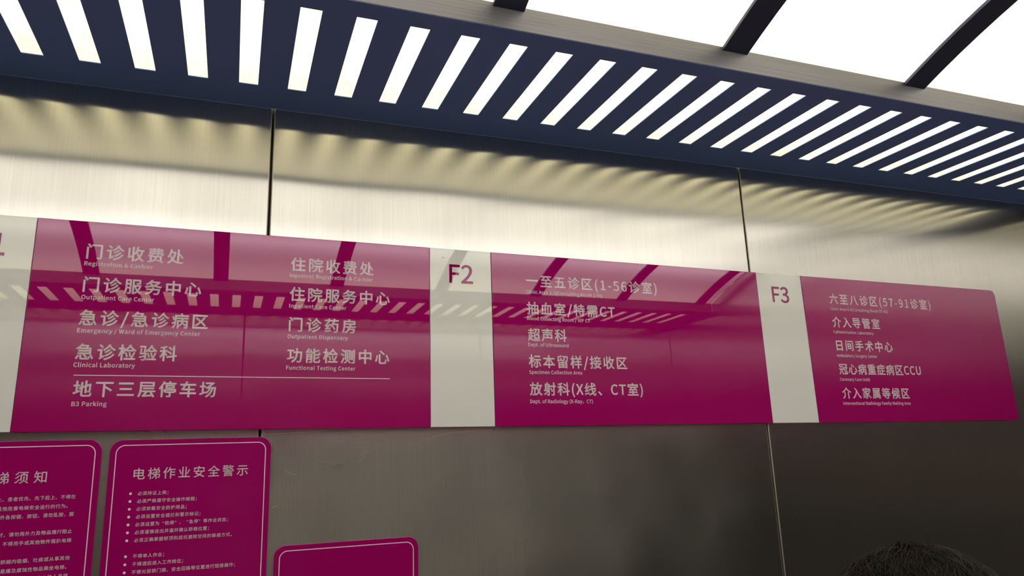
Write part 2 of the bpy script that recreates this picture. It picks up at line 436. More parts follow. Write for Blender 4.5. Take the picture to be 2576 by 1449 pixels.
# ------------------------------------------------------------------ lettering
GLYPHS = json.loads('''{"&":[680,[[259,-13,320,-7,376,10,426,36,470,71,514,42,558,18,599,0,639,-13,663,63,631,74,598,89,562,109,526,133,567,192,601,256,630,324,654,395,569,395,550,334,526,278,498,226,466,179,415,225,365,275,320,329,280,385,340,430,393,480,431,536,445,602,435,660,407,706,362,735,301,746,232,733,179,696,145,642,133,574,136,533,146,491,161,447,181,402,126,361,80,314,48,258,36,190,52,109,98,44,168,2],[410,119,377,95,343,76,307,64,270,60,213,70,167,97,136,139,125,195,132,236,152,273,182,306,218,338,259,279,306,223,357,169],[246,445,231,479,220,512,213,544,211,575,217,617,236,651,264,674,302,682,333,675,355,657,367,631,371,600,361,555,334,515,294,479]]],"(":[338,[[239,-196,295,-171,239,-60,199,60,176,184,168,311,176,437,199,561,239,680,295,792,239,818,177,703,131,582,102,452,92,311,102,170,131,39,177,-82]]],")":[338,[[99,-196,161,-82,207,40,236,170,246,311,236,452,207,582,161,703,99,818,42,792,98,680,139,561,163,437,171,311,163,184,139,59,98,-60,42,-171]]],",":[278,[[75,-190,136,-155,182,-107,211,-49,221,19,216,64,201,98,176,119,144,126,118,122,96,109,81,89,75,62,80,35,95,15,116,2,142,-2,153,-1,146,-44,126,-81,95,-112,53,-136]]],"-":[347,[[46,245,302,245,302,315,46,315]]],".":[278,[[139,-13,165,-8,186,6,200,28,205,56,200,85,186,107,165,121,139,126,113,121,92,107,78,85,73,56,78,28,92,6,113,-8]]],"/":[392,[[11,-179,78,-179,377,794,311,794]]],"1":[555,[[88,0,490,0,490,76,343,76,343,733,273,733,248,720,221,708,191,698,158,689,121,681,121,623,252,623,252,76,88,76]]],"2":[555,[[44,0,505,0,505,79,302,79,279,79,255,77,230,76,206,74,182,72,278,168,358,262,418,353,457,442,470,531,460,603,432,663,388,708,329,736,256,746,203,741,157,727,115,705,76,675,40,639,93,587,119,615,147,638,177,656,210,668,245,672,294,665,332,645,359,614,375,574,380,527,367,449,328,364,262,271,167,168,44,54]]],"3":[555,[[263,-13,338,-4,403,23,454,66,487,124,499,196,491,252,469,299,436,337,393,364,344,382,344,387,387,407,423,435,451,470,468,513,474,563,464,627,434,678,389,715,330,738,260,746,212,742,168,730,127,711,90,687,56,659,105,601,131,625,160,644,190,659,223,669,257,672,299,667,334,651,360,627,375,595,381,556,374,511,353,473,315,443,257,423,178,416,178,346,267,339,332,320,375,289,399,248,406,199,399,153,379,115,347,87,306,69,257,63,210,68,170,80,134,98,103,121,76,147,29,88,61,57,99,30,145,7,199,-8]]],"5":[555,[[262,-13,351,4,428,53,482,131,502,238,484,343,437,416,367,458,281,472,250,470,222,464,196,455,171,443,190,655,466,655,466,733,110,733,86,391,135,360,165,379,193,392,223,400,257,403,320,392,368,359,398,306,409,236,397,164,364,109,314,75,253,63,195,70,147,88,106,114,73,144,27,84,69,48,120,17,184,-5]]],"6":[555,[[301,-13,382,4,449,53,495,128,512,225,498,326,457,398,392,441,308,455,264,449,221,432,179,404,142,367,159,510,200,604,259,655,331,671,364,667,395,656,423,638,447,615,499,671,466,701,426,725,380,740,327,746,225,724,138,656,78,533,56,350,75,191,126,78,204,10],[144,294,181,337,220,366,257,382,293,387,351,376,392,343,417,292,425,225,415,157,389,105,350,71,301,59,239,74,192,120,160,193]]],"7":[555,[[198,0,293,0,307,196,341,364,404,520,508,678,508,733,49,733,49,655,405,655,314,507,252,357,216,192]]],"8":[555,[[280,-13,374,2,446,42,492,102,509,176,499,244,472,297,432,337,386,369,386,374,419,405,451,446,474,496,483,551,469,629,429,690,366,730,282,744,203,731,139,693,96,634,81,558,89,504,111,459,142,420,180,389,180,385,131,352,88,307,58,250,46,182,63,104,112,42,186,2],[330,398,267,425,214,458,178,501,164,558,173,606,197,644,234,668,281,676,333,666,372,638,397,597,405,546,400,506,386,468,362,432],[281,55,220,65,171,93,139,136,127,190,134,240,155,285,187,324,228,356,302,325,364,289,406,243,422,179,412,129,383,90,339,64]]],"9":[555,[[235,-13,334,9,419,81,479,208,501,398,482,551,430,659,352,724,254,746,173,729,106,681,61,606,44,508,58,408,99,336,163,293,246,278,292,284,337,302,378,330,415,367,397,224,356,130,299,79,232,63,197,67,164,78,134,95,108,119,58,62,92,32,132,8,179,-7],[414,444,376,399,338,369,299,351,261,346,204,358,163,390,138,441,130,508,140,577,166,629,206,663,255,675,318,660,366,616,398,544]]],";":[278,[[139,390,165,395,186,409,200,431,205,460,200,488,186,510,165,525,139,530,113,525,92,510,78,488,73,460,78,431,92,409,113,395],[75,-190,136,-155,182,-107,211,-49,221,19,216,64,201,98,176,119,144,126,118,122,96,109,81,89,75,62,80,35,95,15,116,2,142,-2,153,-1,146,-44,126,-81,95,-112,53,-136]]],"A":[608,[[4,0,97,0,168,224,436,224,506,0,604,0,355,733,252,733],[191,297,227,410,246,472,265,533,283,595,300,658,304,658,322,595,340,533,358,472,378,410,413,297]]],"B":[657,[[101,0,334,0,447,13,535,54,592,121,612,215,601,282,570,334,523,370,463,390,463,395,509,419,542,455,563,501,570,554,551,636,500,692,420,723,318,733,101,733],[193,422,193,660,306,660,382,654,436,633,468,597,479,542,469,492,438,454,383,430,302,422],[193,74,193,350,321,350,407,342,469,318,508,277,521,218,507,154,468,109,405,83,321,74]]],"C":[638,[[377,-13,444,-6,503,14,556,47,602,92,551,151,514,116,475,90,430,74,381,68,286,89,215,149,169,244,153,369,170,492,217,586,290,644,384,665,429,660,468,646,503,624,534,596,584,656,547,690,501,719,446,739,383,746,254,720,151,645,83,525,58,366,82,206,149,87,250,13]]],"D":[688,[[101,0,288,0,435,25,541,98,607,213,629,369,607,525,541,639,433,709,284,733,101,733],[193,76,193,658,276,658,389,639,470,583,518,493,534,369,518,245,470,153,389,96,276,76]]],"E":[589,[[101,0,534,0,534,79,193,79,193,346,471,346,471,425,193,425,193,655,523,655,523,733,101,733]]],"F":[552,[[101,0,193,0,193,329,473,329,473,407,193,407,193,655,523,655,523,733,101,733]]],"I":[293,[[101,0,193,0,193,733,101,733]]],"L":[543,[[101,0,514,0,514,79,193,79,193,733,101,733]]],"O":[742,[[371,-13,498,14,597,90,661,210,684,369,661,527,597,646,498,720,371,746,244,720,146,646,81,527,58,369,81,210,146,90,244,14],[371,68,281,89,213,150,169,245,153,369,169,492,213,586,281,644,371,665,461,644,530,586,574,492,589,369,574,245,530,150,461,89]]],"P":[633,[[101,0,193,0,193,292,314,292,424,306,509,347,564,417,584,518,564,619,509,686,422,722,310,733,101,733],[193,367,193,658,298,658,383,651,443,628,480,585,492,518,480,450,445,403,386,376,302,367]]],"R":[635,[[193,385,193,658,316,658,392,651,448,629,482,589,494,528,482,465,448,421,392,394,316,385],[503,0,607,0,421,321,489,347,541,390,574,451,586,528,567,624,514,688,433,722,330,733,101,733,101,0,193,0,193,311,325,311]]],"S":[596,[[304,-13,407,3,486,48,536,114,553,195,541,266,509,320,461,360,402,391,298,436,255,455,216,480,187,513,176,559,186,603,213,636,257,658,313,665,361,660,405,647,444,625,480,597,528,656,485,692,434,721,376,739,313,746,221,732,148,691,99,630,82,552,96,482,131,429,179,391,231,364,336,318,385,295,424,269,450,235,459,187,449,138,418,101,370,77,305,68,249,74,195,93,146,122,103,159,48,95,100,50,161,16,229,-5]]],"T":[599,[[253,0,346,0,346,655,568,655,568,733,31,733,31,655,253,655]]],"U":[721,[[361,-13,465,3,548,56,604,154,624,302,624,733,535,733,535,300,521,190,484,118,429,79,361,68,294,80,240,118,203,190,190,300,190,733,98,733,98,302,118,154,173,56,257,3]]],"V":[575,[[235,0,342,0,575,733,481,733,363,336,345,274,329,215,311,156,292,94,288,94,217,336,98,733,1,733]]],"W":[878,[[181,0,291,0,400,442,437,609,441,609,477,442,588,0,700,0,851,733,763,733,684,334,644,96,638,96,586,334,484,733,399,733,298,334,246,96,242,96,198,334,121,733,26,733]]],"X":[573,[[17,0,115,0,220,198,279,317,283,317,346,198,455,0,557,0,342,374,542,733,445,733,347,546,295,438,291,438,233,546,133,733,31,733,231,379]]],"a":[563,[[217,-13,266,-7,313,10,356,35,397,65,400,65,408,0,483,0,483,334,472,426,439,496,380,541,295,557,231,550,174,534,124,511,82,486,117,423,152,444,191,463,234,476,280,481,335,469,369,439,387,395,392,344,243,318,139,277,79,219,59,141,71,76,104,27,154,-3],[243,61,205,66,175,81,154,107,147,147,160,195,201,233,277,263,392,283,392,132,354,101,317,79,281,65]]],"b":[618,[[331,-13,420,7,496,64,548,156,567,280,553,394,512,482,444,537,351,557,306,551,261,535,219,511,180,481,184,578,184,796,92,796,92,0,165,0,173,56,177,56,214,27,253,5,292,-8],[316,64,287,67,254,76,219,94,184,120,184,406,222,438,258,461,294,475,328,480,394,466,439,425,464,361,472,279,460,189,428,121,378,79]]],"c":[510,[[306,-13,354,-8,400,5,443,27,482,55,442,117,415,96,384,79,350,67,314,63,246,78,193,120,158,186,146,271,159,356,194,422,249,465,317,480,347,477,375,467,401,452,425,433,471,493,440,517,404,538,362,552,313,557,213,538,130,482,73,392,52,271,71,151,125,62,206,6]]],"d":[620,[[277,-13,324,-7,368,10,408,34,442,64,445,64,453,0,528,0,528,796,436,796,436,587,441,494,406,520,371,540,332,553,288,557,199,537,124,480,72,390,53,271,69,150,114,61,185,6],[297,64,233,78,186,119,157,184,147,272,159,357,193,423,243,465,304,480,337,477,370,467,403,449,436,423,436,138,402,105,368,82,333,69]]],"e":[554,[[312,-13,364,-9,411,3,453,20,490,42,458,103,427,85,395,71,360,63,322,60,251,73,196,112,158,171,142,250,508,250,512,302,498,407,456,488,388,539,295,557,205,537,127,480,73,390,52,271,72,151,128,62,210,6],[141,315,159,387,194,440,242,473,297,484,354,473,396,441,423,388,432,315]]],"f":[325,[[33,469,107,469,107,0,198,0,198,469,313,469,313,543,198,543,198,629,203,675,217,709,241,729,275,736,290,735,305,732,321,728,336,721,356,792,336,799,314,804,290,808,265,809,195,797,146,761,117,704,107,630,107,543,33,538]]],"g":[564,[[275,-250,389,-235,476,-194,531,-134,550,-62,538,-4,502,36,443,60,361,67,254,67,208,71,179,84,164,102,159,126,162,146,169,163,180,178,194,191,213,183,233,177,254,173,274,172,352,185,416,223,458,283,473,361,470,395,461,425,447,452,429,473,540,473,540,543,351,543,335,549,317,553,296,556,274,557,196,543,132,505,87,444,71,363,77,317,93,276,116,242,142,217,142,213,120,195,101,172,87,144,82,112,86,82,96,58,112,38,131,23,131,18,97,-8,72,-38,56,-70,51,-105,67,-167,114,-212,184,-240],[274,234,230,243,193,269,168,310,159,363,168,417,193,457,229,481,274,490,320,481,356,457,381,417,390,363,381,310,356,269,319,243],[288,-187,222,-180,172,-161,142,-131,131,-92,134,-68,144,-45,161,-22,186,0,204,-4,223,-6,240,-8,256,-8,350,-8,398,-12,432,-23,453,-45,460,-77,448,-118,413,-153,359,-178]]],"h":[607,[[92,0,184,0,184,394,222,430,257,456,293,472,332,477,378,469,411,443,429,398,435,332,435,0,526,0,526,344,516,436,486,502,434,543,360,557,308,550,261,530,219,501,180,466,184,578,184,796,92,796]]],"i":[275,[[92,0,184,0,184,543,92,543],[138,655,163,659,182,672,195,691,199,716,195,740,182,759,163,771,138,775,113,771,95,759,82,740,78,716,82,691,95,672,113,659]]],"k":[552,[[92,0,182,0,182,143,284,262,443,0,542,0,337,324,518,543,416,543,186,257,182,257,182,796,92,796]]],"l":[284,[[188,-13,205,-12,219,-11,231,-8,241,-5,228,65,209,63,199,65,191,72,186,84,184,102,184,796,92,796,92,108,97,57,115,19,144,-5]]],"m":[926,[[92,0,184,0,184,394,220,431,255,457,288,472,320,477,365,469,396,443,415,398,421,332,421,0,512,0,512,394,549,431,584,457,617,472,649,477,694,469,725,443,744,398,750,332,750,0,841,0,841,344,831,436,801,502,749,543,677,557,629,549,583,528,540,495,497,453,476,496,445,529,403,550,347,557,300,550,256,530,216,500,178,464,176,464,167,543,92,543]]],"n":[610,[[92,0,184,0,184,394,222,430,257,456,293,472,332,477,378,469,411,443,429,398,435,332,435,0,526,0,526,344,516,436,486,502,434,543,360,557,308,550,260,530,218,500,178,464,176,464,167,543,92,543]]],"o":[606,[[303,-13,398,6,478,62,533,151,554,271,533,392,478,482,398,538,303,557,208,538,128,482,73,392,52,271,73,151,128,62,208,6],[303,63,239,78,189,120,157,186,146,271,157,356,189,422,239,465,303,480,367,465,417,422,450,356,461,271,450,186,417,120,367,78]]],"p":[620,[[92,-229,184,-229,184,-45,181,50,218,23,256,3,294,-9,331,-13,420,7,496,64,548,156,567,280,553,394,512,482,444,537,351,557,304,551,259,534,217,509,178,480,176,480,167,543,92,543],[316,64,287,67,255,76,220,94,184,120,184,406,222,438,259,461,294,475,328,480,394,466,439,425,464,361,472,279,460,189,428,121,378,79]]],"r":[388,[[92,0,184,0,184,349,214,408,249,447,285,468,320,475,335,474,348,473,360,470,373,466,390,545,377,551,364,554,349,556,332,557,288,549,247,526,210,491,178,444,176,444,167,543,92,543]]],"s":[468,[[234,-13,319,0,381,35,418,86,431,148,416,213,378,258,325,289,266,313,222,330,185,350,159,374,149,407,155,437,174,463,205,480,250,486,284,482,316,472,345,457,373,438,417,495,383,519,343,539,298,552,249,557,170,545,111,512,74,463,62,403,76,343,112,300,163,269,220,246,265,228,305,207,333,179,344,143,337,110,318,83,284,65,237,58,191,63,150,76,112,96,76,123,32,62,74,32,123,8,177,-7]]],"t":[377,[[262,-13,288,-11,314,-7,339,0,363,7,345,76,331,70,315,66,299,62,283,61,243,68,217,88,203,121,199,165,199,469,347,469,347,543,199,543,199,696,123,696,113,543,27,538,27,469,108,469,108,168,116,94,142,37,189,0]]],"u":[607,[[251,-13,303,-6,349,14,391,45,430,85,433,85,440,0,516,0,516,543,425,543,425,158,388,117,353,88,317,71,278,66,232,74,200,100,182,145,176,210,176,543,84,543,84,199,94,107,124,41,176,1]]],"v":[521,[[209,0,316,0,508,543,418,543,315,234,265,74,260,74,210,234,108,543,13,543]]],"y":[521,[[101,-234,173,-220,229,-180,271,-120,304,-46,508,543,419,543,321,242,277,88,272,88,218,242,108,543,13,543,231,-1,219,-42,199,-89,172,-126,139,-150,97,-159,86,-158,75,-156,64,-153,55,-150,37,-223,51,-228,66,-231,83,-233]]],"z":[475,[[35,0,446,0,446,74,150,74,437,494,437,543,66,543,66,469,321,469,35,49]]]," ":[224,[]]}''')
_han = {}


def heavier(vv, ff, d):
    """thicken a filled glyph by d: a thin rim of faces is laid along every outline edge"""
    if d <= 0 or not ff: return vv, ff
    use = {}
    for f in ff:
        for a, b in zip(f, f[1:] + f[:1]):
            k = (a, b) if a < b else (b, a)
            use[k] = use.get(k, 0) + 1
    vv, ff = list(vv), list(ff)
    for (a, b), n in use.items():
        if n != 1: continue
        (ax, ay), (bx, by) = vv[a], vv[b]
        L = math.hypot(bx - ax, by - ay)
        if L < 1e-6: continue
        ux, uy = (bx - ax) / L, (by - ay) / L
        e = d * (0.55 if L < 0.05 else 0.85)
        k = len(vv)
        for s, t in ((-1, -1), (1, -1), (1, 1), (-1, 1)):
            px, py = (ax, ay) if s < 0 else (bx, by)
            vv.append((px + s * ux * e - uy * t * d, py + s * uy * e + ux * t * d))
        ff.append((k, k + 1, k + 2, k + 3))
    return vv, ff


def han_needed(strings):
    """every Chinese character once, at two weights, turned into outlines by the built-in font"""
    jobs = []
    for s, wgt, res in strings:
        for ch in s:
            if ch in GLYPHS or (ch, wgt) in _han: continue
            c = bpy.data.curves.new('glyph', 'FONT')
            c.body = ch
            c.resolution_u = res
            c.fill_mode = 'FRONT'
            o = bpy.data.objects.new('glyph', c)
            COL.objects.link(o)
            _han[ch, wgt] = None
            jobs.append((ch, wgt, o, c))
    for ch in GLYPHS:
        pass
    bpy.context.view_layer.update()
    dg = bpy.context.evaluated_depsgraph_get()
    for ch, wgt, o, c in jobs:
        ev = o.evaluated_get(dg)
        me = ev.to_mesh()
        vv = [(v.co.x, v.co.y) for v in me.vertices]
        ff = [tuple(p.vertices) for p in me.polygons]
        ev.to_mesh_clear()
        _han[ch, wgt] = (*heavier(vv, ff, wgt), 1.0)
        bpy.data.objects.remove(o, do_unlink=True)
        bpy.data.curves.remove(c)


def latin_needed(wgts):
    jobs = []
    for wgt in wgts:
        for ch, (adv, spl) in GLYPHS.items():
            if not spl:
                _han[ch, wgt] = ([], [], adv / 1000)
                continue
            c = bpy.data.curves.new('glyph', 'CURVE')
            c.dimensions = '2D'
            c.fill_mode = 'FRONT'
            for p in spl:
                s = c.splines.new('POLY')
                n = len(p) // 2
                s.points.add(n - 1)
                for i in range(n): s.points[i].co = (p[2 * i] / 1000, p[2 * i + 1] / 1000, 0, 1)
                s.use_cyclic_u = True
            o = bpy.data.objects.new('glyph', c)
            COL.objects.link(o)
            jobs.append((ch, wgt, adv / 1000, o, c))
    bpy.context.view_layer.update()
    dg = bpy.context.evaluated_depsgraph_get()
    for ch, wgt, adv, o, c in jobs:
        ev = o.evaluated_get(dg)
        me = ev.to_mesh()
        _han[ch, wgt] = (*heavier([(v.co.x, v.co.y) for v in me.vertices], [tuple(p.vertices) for p in me.polygons], wgt), adv)
        ev.to_mesh_clear()
        bpy.data.objects.remove(o, do_unlink=True)
        bpy.data.curves.remove(c)


class Letters:
    """collects flat letter faces in one board's own (x, z) frame"""
    def __init__(self, y):
        self.v, self.f, self.y = [], [], y

    def line(self, text, wgt, em, zb, xl=None, xr=None, pitch=None):
        """baseline zb; xl / xr = left and right ink limits; when both given the spacing is solved, else pitch (per Chinese em)"""
        pens, x = [], 0.0
        for ch in text:
            vv, ff, adv = _han[ch, wgt]
            off = 0.5 if ch == '\u201c' else 0.0
            pens.append((ch, x + off))
            x += adv
        inked = [(i, c, p) for i, (c, p) in enumerate(pens) if _han[c, wgt][0]]
        i0, c0, p0 = inked[0]
        i1, c1, p1 = inked[-1]
        l0 = min(q[0] for q in _han[c0, wgt][0])
        r1 = max(q[0] for q in _han[c1, wgt][0])
        if pitch is None:
            nat = (p1 + r1 - p0 - l0) * em
            extra = (xr - xl - nat) / max(1, i1 - i0)
        else:
            extra = pitch - em
        start = (xl - (p0 + l0) * em) if xl is not None else (xr - (p1 + r1) * em - extra * (i1 - i0))
        for i, (ch, p) in enumerate(pens):
            vv, ff, adv = _han[ch, wgt]
            base = len(self.v)
            ox = start + p * em + extra * (i - (i0 if xl is not None else 0))
            self.v += [(ox + a * em, self.y, zb + b * em) for a, b in vv]
            self.f += [tuple(base + k for k in f) for f in ff]

    def rect(self, x0, z0, x1, z1):
        b = len(self.v)
        self.v += [(x0, self.y, z0), (x1, self.y, z0), (x1, self.y, z1), (x0, self.y, z1)]
        self.f.append((b, b + 1, b + 2, b + 3))

    def disc(self, x, z, r, n=20):
        b = len(self.v)
        self.v += [(x + r * math.cos(2 * math.pi * k / n), self.y, z + r * math.sin(2 * math.pi * k / n)) for k in range(n)]
        self.f.append(tuple(range(b, b + n)))

    def loop(self, outer, inner):
        b, n = len(self.v), len(outer)
        self.v += [(p[0], self.y, p[1]) for p in outer] + [(p[0], self.y, p[1]) for p in inner]
        for i in range(n):
            j = (i + 1) % n
            self.f.append((b + i, b + j, b + n + j, b + n + i))

    def build(self, name, parent, m):
        me = bpy.data.meshes.new(name)
        me.from_pydata(self.v, [], self.f)
        bm = bmesh.new()
        bm.from_mesh(me)
        for f in bm.faces:
            if f.normal.y > 0: f.normal_flip()
        bm.to_mesh(me)
        bm.free()
        return link(name, me, parent, m)


LINES = json.loads('''[["P1", "H", "门诊收费处", 0, -0.22345, -0.08583, 0.299, 0.02361],
 ["P1", "E", "Registration & Cashier", 0, -0.22479, -0.12922, 0.2886, 0.00613],
 ["P1", "H", "门诊服务中心", 0, -0.22329, -0.05666, 0.2469, 0.02357],
 ["P1", "E", "Outpatient Care Center", 0, -0.22381, -0.12382, 0.23594, 0.0066],
 ["P1", "H", "急诊/急诊病区", 0, -0.22393, -0.04365, 0.19576, 0.02337],
 ["P1", "E", "Emergency / Ward of Emergency Center", 0, -0.22432, -0.05409, 0.18481, 0.00633],
 ["P1", "H", "急诊检验科", 0, -0.2236, -0.0851, 0.14419, 0.02335],
 ["P1", "E", "Clinical Laboratory", 0, -0.22427, -0.14231, 0.13325, 0.00631],
 ["P1", "H", "地下三层停车场", 0, -0.22158, -0.0255, 0.08948, 0.02288],
 ["P1", "E", "B3 Parking", 0, -0.22128, -0.17522, 0.07599, 0.00651],
 ["P1", "H", "住院收费处", 0, 0.07888, 0.21907, 0.2993, 0.02378],
 ["P1", "E", "Inpatient Registration & Cashier", 0, 0.07851, 0.21761, 0.28874, 0.00614],
 ["P1", "H", "住院服务中心", 0, 0.07905, 0.24781, 0.24785, 0.0234],
 ["P1", "E", "Inpatient Care Center", 0, 0.07932, 0.17329, 0.23673, 0.00655],
 ["P1", "H", "门诊药房", 0, 0.07994, 0.18982, 0.19637, 0.02312],
 ["P1", "E", "Outpatient Dispensary", 0, 0.07854, 0.17677, 0.1854, 0.00617],
 ["P1", "H", "功能检测中心", 0, 0.07893, 0.24756, 0.14516, 0.0222],
 ["P1", "E", "Functional Testing Center", 0, 0.07841, 0.19041, 0.13406, 0.00642],
 ["F2", "F", "F2", 0, 0.35647, 0.40192, 0.29619, 0.03279],
 ["P2", "H", "一至五诊区(1-56诊室)", 1, 0.50683, 0.79195, 0.29753, 0.02177],
 ["P2", "E", "Clinic Area 1-5(Consulting Room 1-56)", 0, 0.50603, 0.66759, 0.28405, 0.00637],
 ["P2", "H", "抽血室/特需CT", 0, 0.50567, 0.69228, 0.24366, 0.02378],
 ["P2", "E", "Blood Collecting Room / VIP CT", 0, 0.50603, 0.63723, 0.23314, 0.00609],
 ["P2", "H", "超声科", 0, 0.50604, 0.58556, 0.19334, 0.02344],
 ["P2", "E", "Dept. of Ultrasound", 0, 0.50606, 0.58853, 0.18391, 0.0061],
 ["P2", "H", "标本留样/接收区", 0, 0.50568, 0.71175, 0.14416, 0.02343],
 ["P2", "E", "Specimen Collection Area", 0, 0.50588, 0.61388, 0.13319, 0.00622],
 ["P2", "H", "放射科(X线、CT室)", 0, 0.5056, 0.74221, 0.09339, 0.02319],
 ["P2", "E", "Dept. of Radiology (X-Ray、CT)", 0, 0.5057, 0.63292, 0.08007, 0.0061],
 ["F3", "F", "F3", 0, 1.08241, 1.12726, 0.29596, 0.0338],
 ["P3", "H", "六至八诊区(57-91诊室)", 0, 1.24012, 1.54868, 0.29861, 0.02256],
 ["P3", "E", "Clinic Area 6-8(Consulting Room 57-91)", 0, 1.2388, 1.40941, 0.28508, 0.0062],
 ["P3", "H", "介入导管室", 0, 1.23957, 1.37823, 0.24582, 0.02332],
 ["P3", "E", "Catheterization Laboratory", 0, 1.23888, 1.35562, 0.23283, 0.0061],
 ["P3", "H", "日间手术中心", 0, 1.24141, 1.40669, 0.19416, 0.02173],
 ["P3", "E", "Ambulatory Surgery Center", 0, 1.23877, 1.3564, 0.18032, 0.00624],
 ["P3", "H", "冠心病重症病区CCU", 0, 1.23966, 1.48207, 0.14164, 0.02234],
 ["P3", "E", "Coronary Care Unlit", 0, 1.23833, 1.32434, 0.12821, 0.00644],
 ["P3", "H", "介入家属等候区", 0, 1.23931, 1.43506, 0.08937, 0.02345],
 ["P3", "E", "Interventional Radiology Family Waiting Area", 0, 1.23837, 1.43423, 0.07648, 0.00602]]''')
WB, WE, WF, WN, WT = 0.020, 0.026, 0.014, 0.012, 0.009
NOTICE2 = ['必须持证上岗；', '必须严格遵守安全操作规程；', '必须穿戴安全防护用品；', '必须设置安全遮拦和警示标记；',
           '必须设置为“检修”、“急停”等作业状态；', '必须谨慎进出井道并确认轿厢位置；', '必须正确掌握轿顶和底坑避险空间的躲避方式。',
           '', '不得单人作业；', '不得酒后进入工作岗位；', '不得对层轿门锁、安全回路等位置进行短接操作；']
NOTICE1 = [('止、患者优先、先下后上、不得在', -0.2048, 1.6469), ('其他危害电梯安全运行的行为。', -0.2135, 1.6345),
           ('外各按键、按钮，请勿乱按，服', -0.2049, 1.6230), ('时，请勿用外力及物品强行阻止', -0.2051, 1.5998),
           ('不得用手或其他物件强扒电梯', -0.2049, 1.5876), ('在轿厢内吸烟、吐痰或从事其他', -0.2047, 1.5641),
           ('易爆及腐蚀性物品乘坐电梯。', -0.2075, 1.5522), ('行为能力的人员搭', -0.2049, 1.5404)]
latin_needed([WB, WE, WF])
han_needed([(l[2], WB if l[1] == 'H' else WE, 5) for l in LINES] +
           [(t, WN, 2) for t in NOTICE2] + [(t[0], WN, 2) for t in NOTICE1] + [('电梯作业安全警示乘须知', WT, 4)])

# ------------------------------------------------------------------ the long directory sign
TH = 0.0055                      # board thickness
sign = empty('floor_directory_sign', (0, -0.0042, 1.70),
             'long magenta and white floor directory sign listing F1, F2 and F3 departments', 'sign')
sign.rotation_euler = (R(-0.54), math.atan(0.0065), R(0.2))
ZB, ZT = 0.0395, 0.3588


def plate(name, x0, x1, rl, rr, m, z0=None, z1=None, y0=0.0, th=TH, parent=None, nseg=10, bev=0.0006):
    z0 = ZB if z0 is None else z0
    z1 = ZT if z1 is None else z1
    pts = outline(x0, x1, z0, z1, rl, rr, nseg)
    bm = bmesh.new()
    f = [bm.verts.new((p[0], y0 - th, p[1])) for p in pts]
    b = [bm.verts.new((p[0], y0, p[1])) for p in pts]
    front = bm.faces.new(f)
    bm.faces.new(b[::-1])
    n = len(pts)
    for i in range(n):
        bm.faces.new([f[(i + 1) % n], f[i], b[i], b[(i + 1) % n]])
    bmesh.ops.recalc_face_normals(bm, faces=bm.faces[:])
    if bev:
        bmesh.ops.bevel(bm, geom=[e for e in front.edges], offset=bev, segments=2, affect='EDGES', profile=0.5)
    return link(name, bm_mesh(bm, name), parent, m)


def outline(x0, x1, z0, z1, rl, rr, n=10):
    pts = []
    for cx, cz, r, a0 in ((x1 - rr, z1 - rr, rr, 0), (x0 + rl, z1 - rl, rl, 90), (x0 + rl, z0 + rl, rl, 180), (x1 - rr, z0 + rr, rr, 270)):
        if r <= 0:
            pts.append((cx, cz))
            continue
        for k in range(n + 1):
            a = R(a0 + 90 * k / n)
            pts.append((cx + r * math.cos(a), cz + r * math.sin(a)))
    return pts


XS = [-0.4135, -0.2935, 0.3200, 0.4377, 1.0453, 1.1664, 1.7792]
G = 0.0004
strips, lists = [], []
for i in range(6):
    wht = i % 2 == 0
    o = plate('number_panel' if wht else 'list_panel', XS[i] + G, XS[i + 1] - G, 0.0145 if i == 0 else 0.0, 0.0145 if i == 5 else 0.0,
              M['white' if wht else 'purple'], parent=sign, th=TH - (0.0006 if wht else 0.0))
    (strips if wht else lists).append(o)
strips[0]['label'] = 'white strip with magenta F1, cut off by the left frame edge'
strips[1]['label'] = 'white strip with magenta F2'
strips[2]['label'] = 'white strip with magenta F3'
lists[0]['label'] = 'magenta panel with two columns of departments for F1'
lists[1]['label'] = 'magenta panel with one column of departments for F2'
lists[2]['label'] = 'magenta end panel with rounded corners listing departments for F3'

T = Letters(-TH + 0.0006 - 0.00025)
T.v, T.f = [(0.3424, T.y, 0.3417), (0.3454, T.y, 0.3414), (0.3484, T.y, 0.3418), (0.3454, T.y, 0.3424)], [(0, 1, 2, 3)]
T.build('scuff_mark', strips[1], M['gap'])
HEM, EEM = 0.0254, 0.00845
for pi, key in enumerate(('P1', 'P2', 'P3')):
    T = Letters(-TH - 0.00025)
    for l in LINES:
        if l[0] != key: continue
        text, ref, xl, xr, zb, h = l[2:]
        if l[1] == 'H':
            bot = min(q[1] for q in _han[text[ref], WB][0])
            T.line(text, WB, HEM, zb - bot * HEM, xl, xr)
        else:
            T.line(text, WE, EEM, zb, xl, xr)
    if key == 'P1': T.rect(-0.2226, 0.1204, 0.2490, 0.1216)
    T.build('lettering', lists[pi], M['ink'])
FEM = 0.0334 / 0.733
for pi, (t, xl, zb) in enumerate((('F1', None, 0.2968), ('F2', 0.3565, 0.2962), ('F3', 1.0826, 0.2960))):
    T = Letters(-TH + 0.0006 - 0.00025)
    if xl is None: T.line(t, WF, FEM, zb, xr=-0.3300, pitch=FEM)
    else: T.line(t, WF, FEM, zb, xl, xl + 0.0452)
    T.build('lettering', strips[pi], M['floor_number'])

# ------------------------------------------------------------------ the notices under the sign
NTH = 0.0028


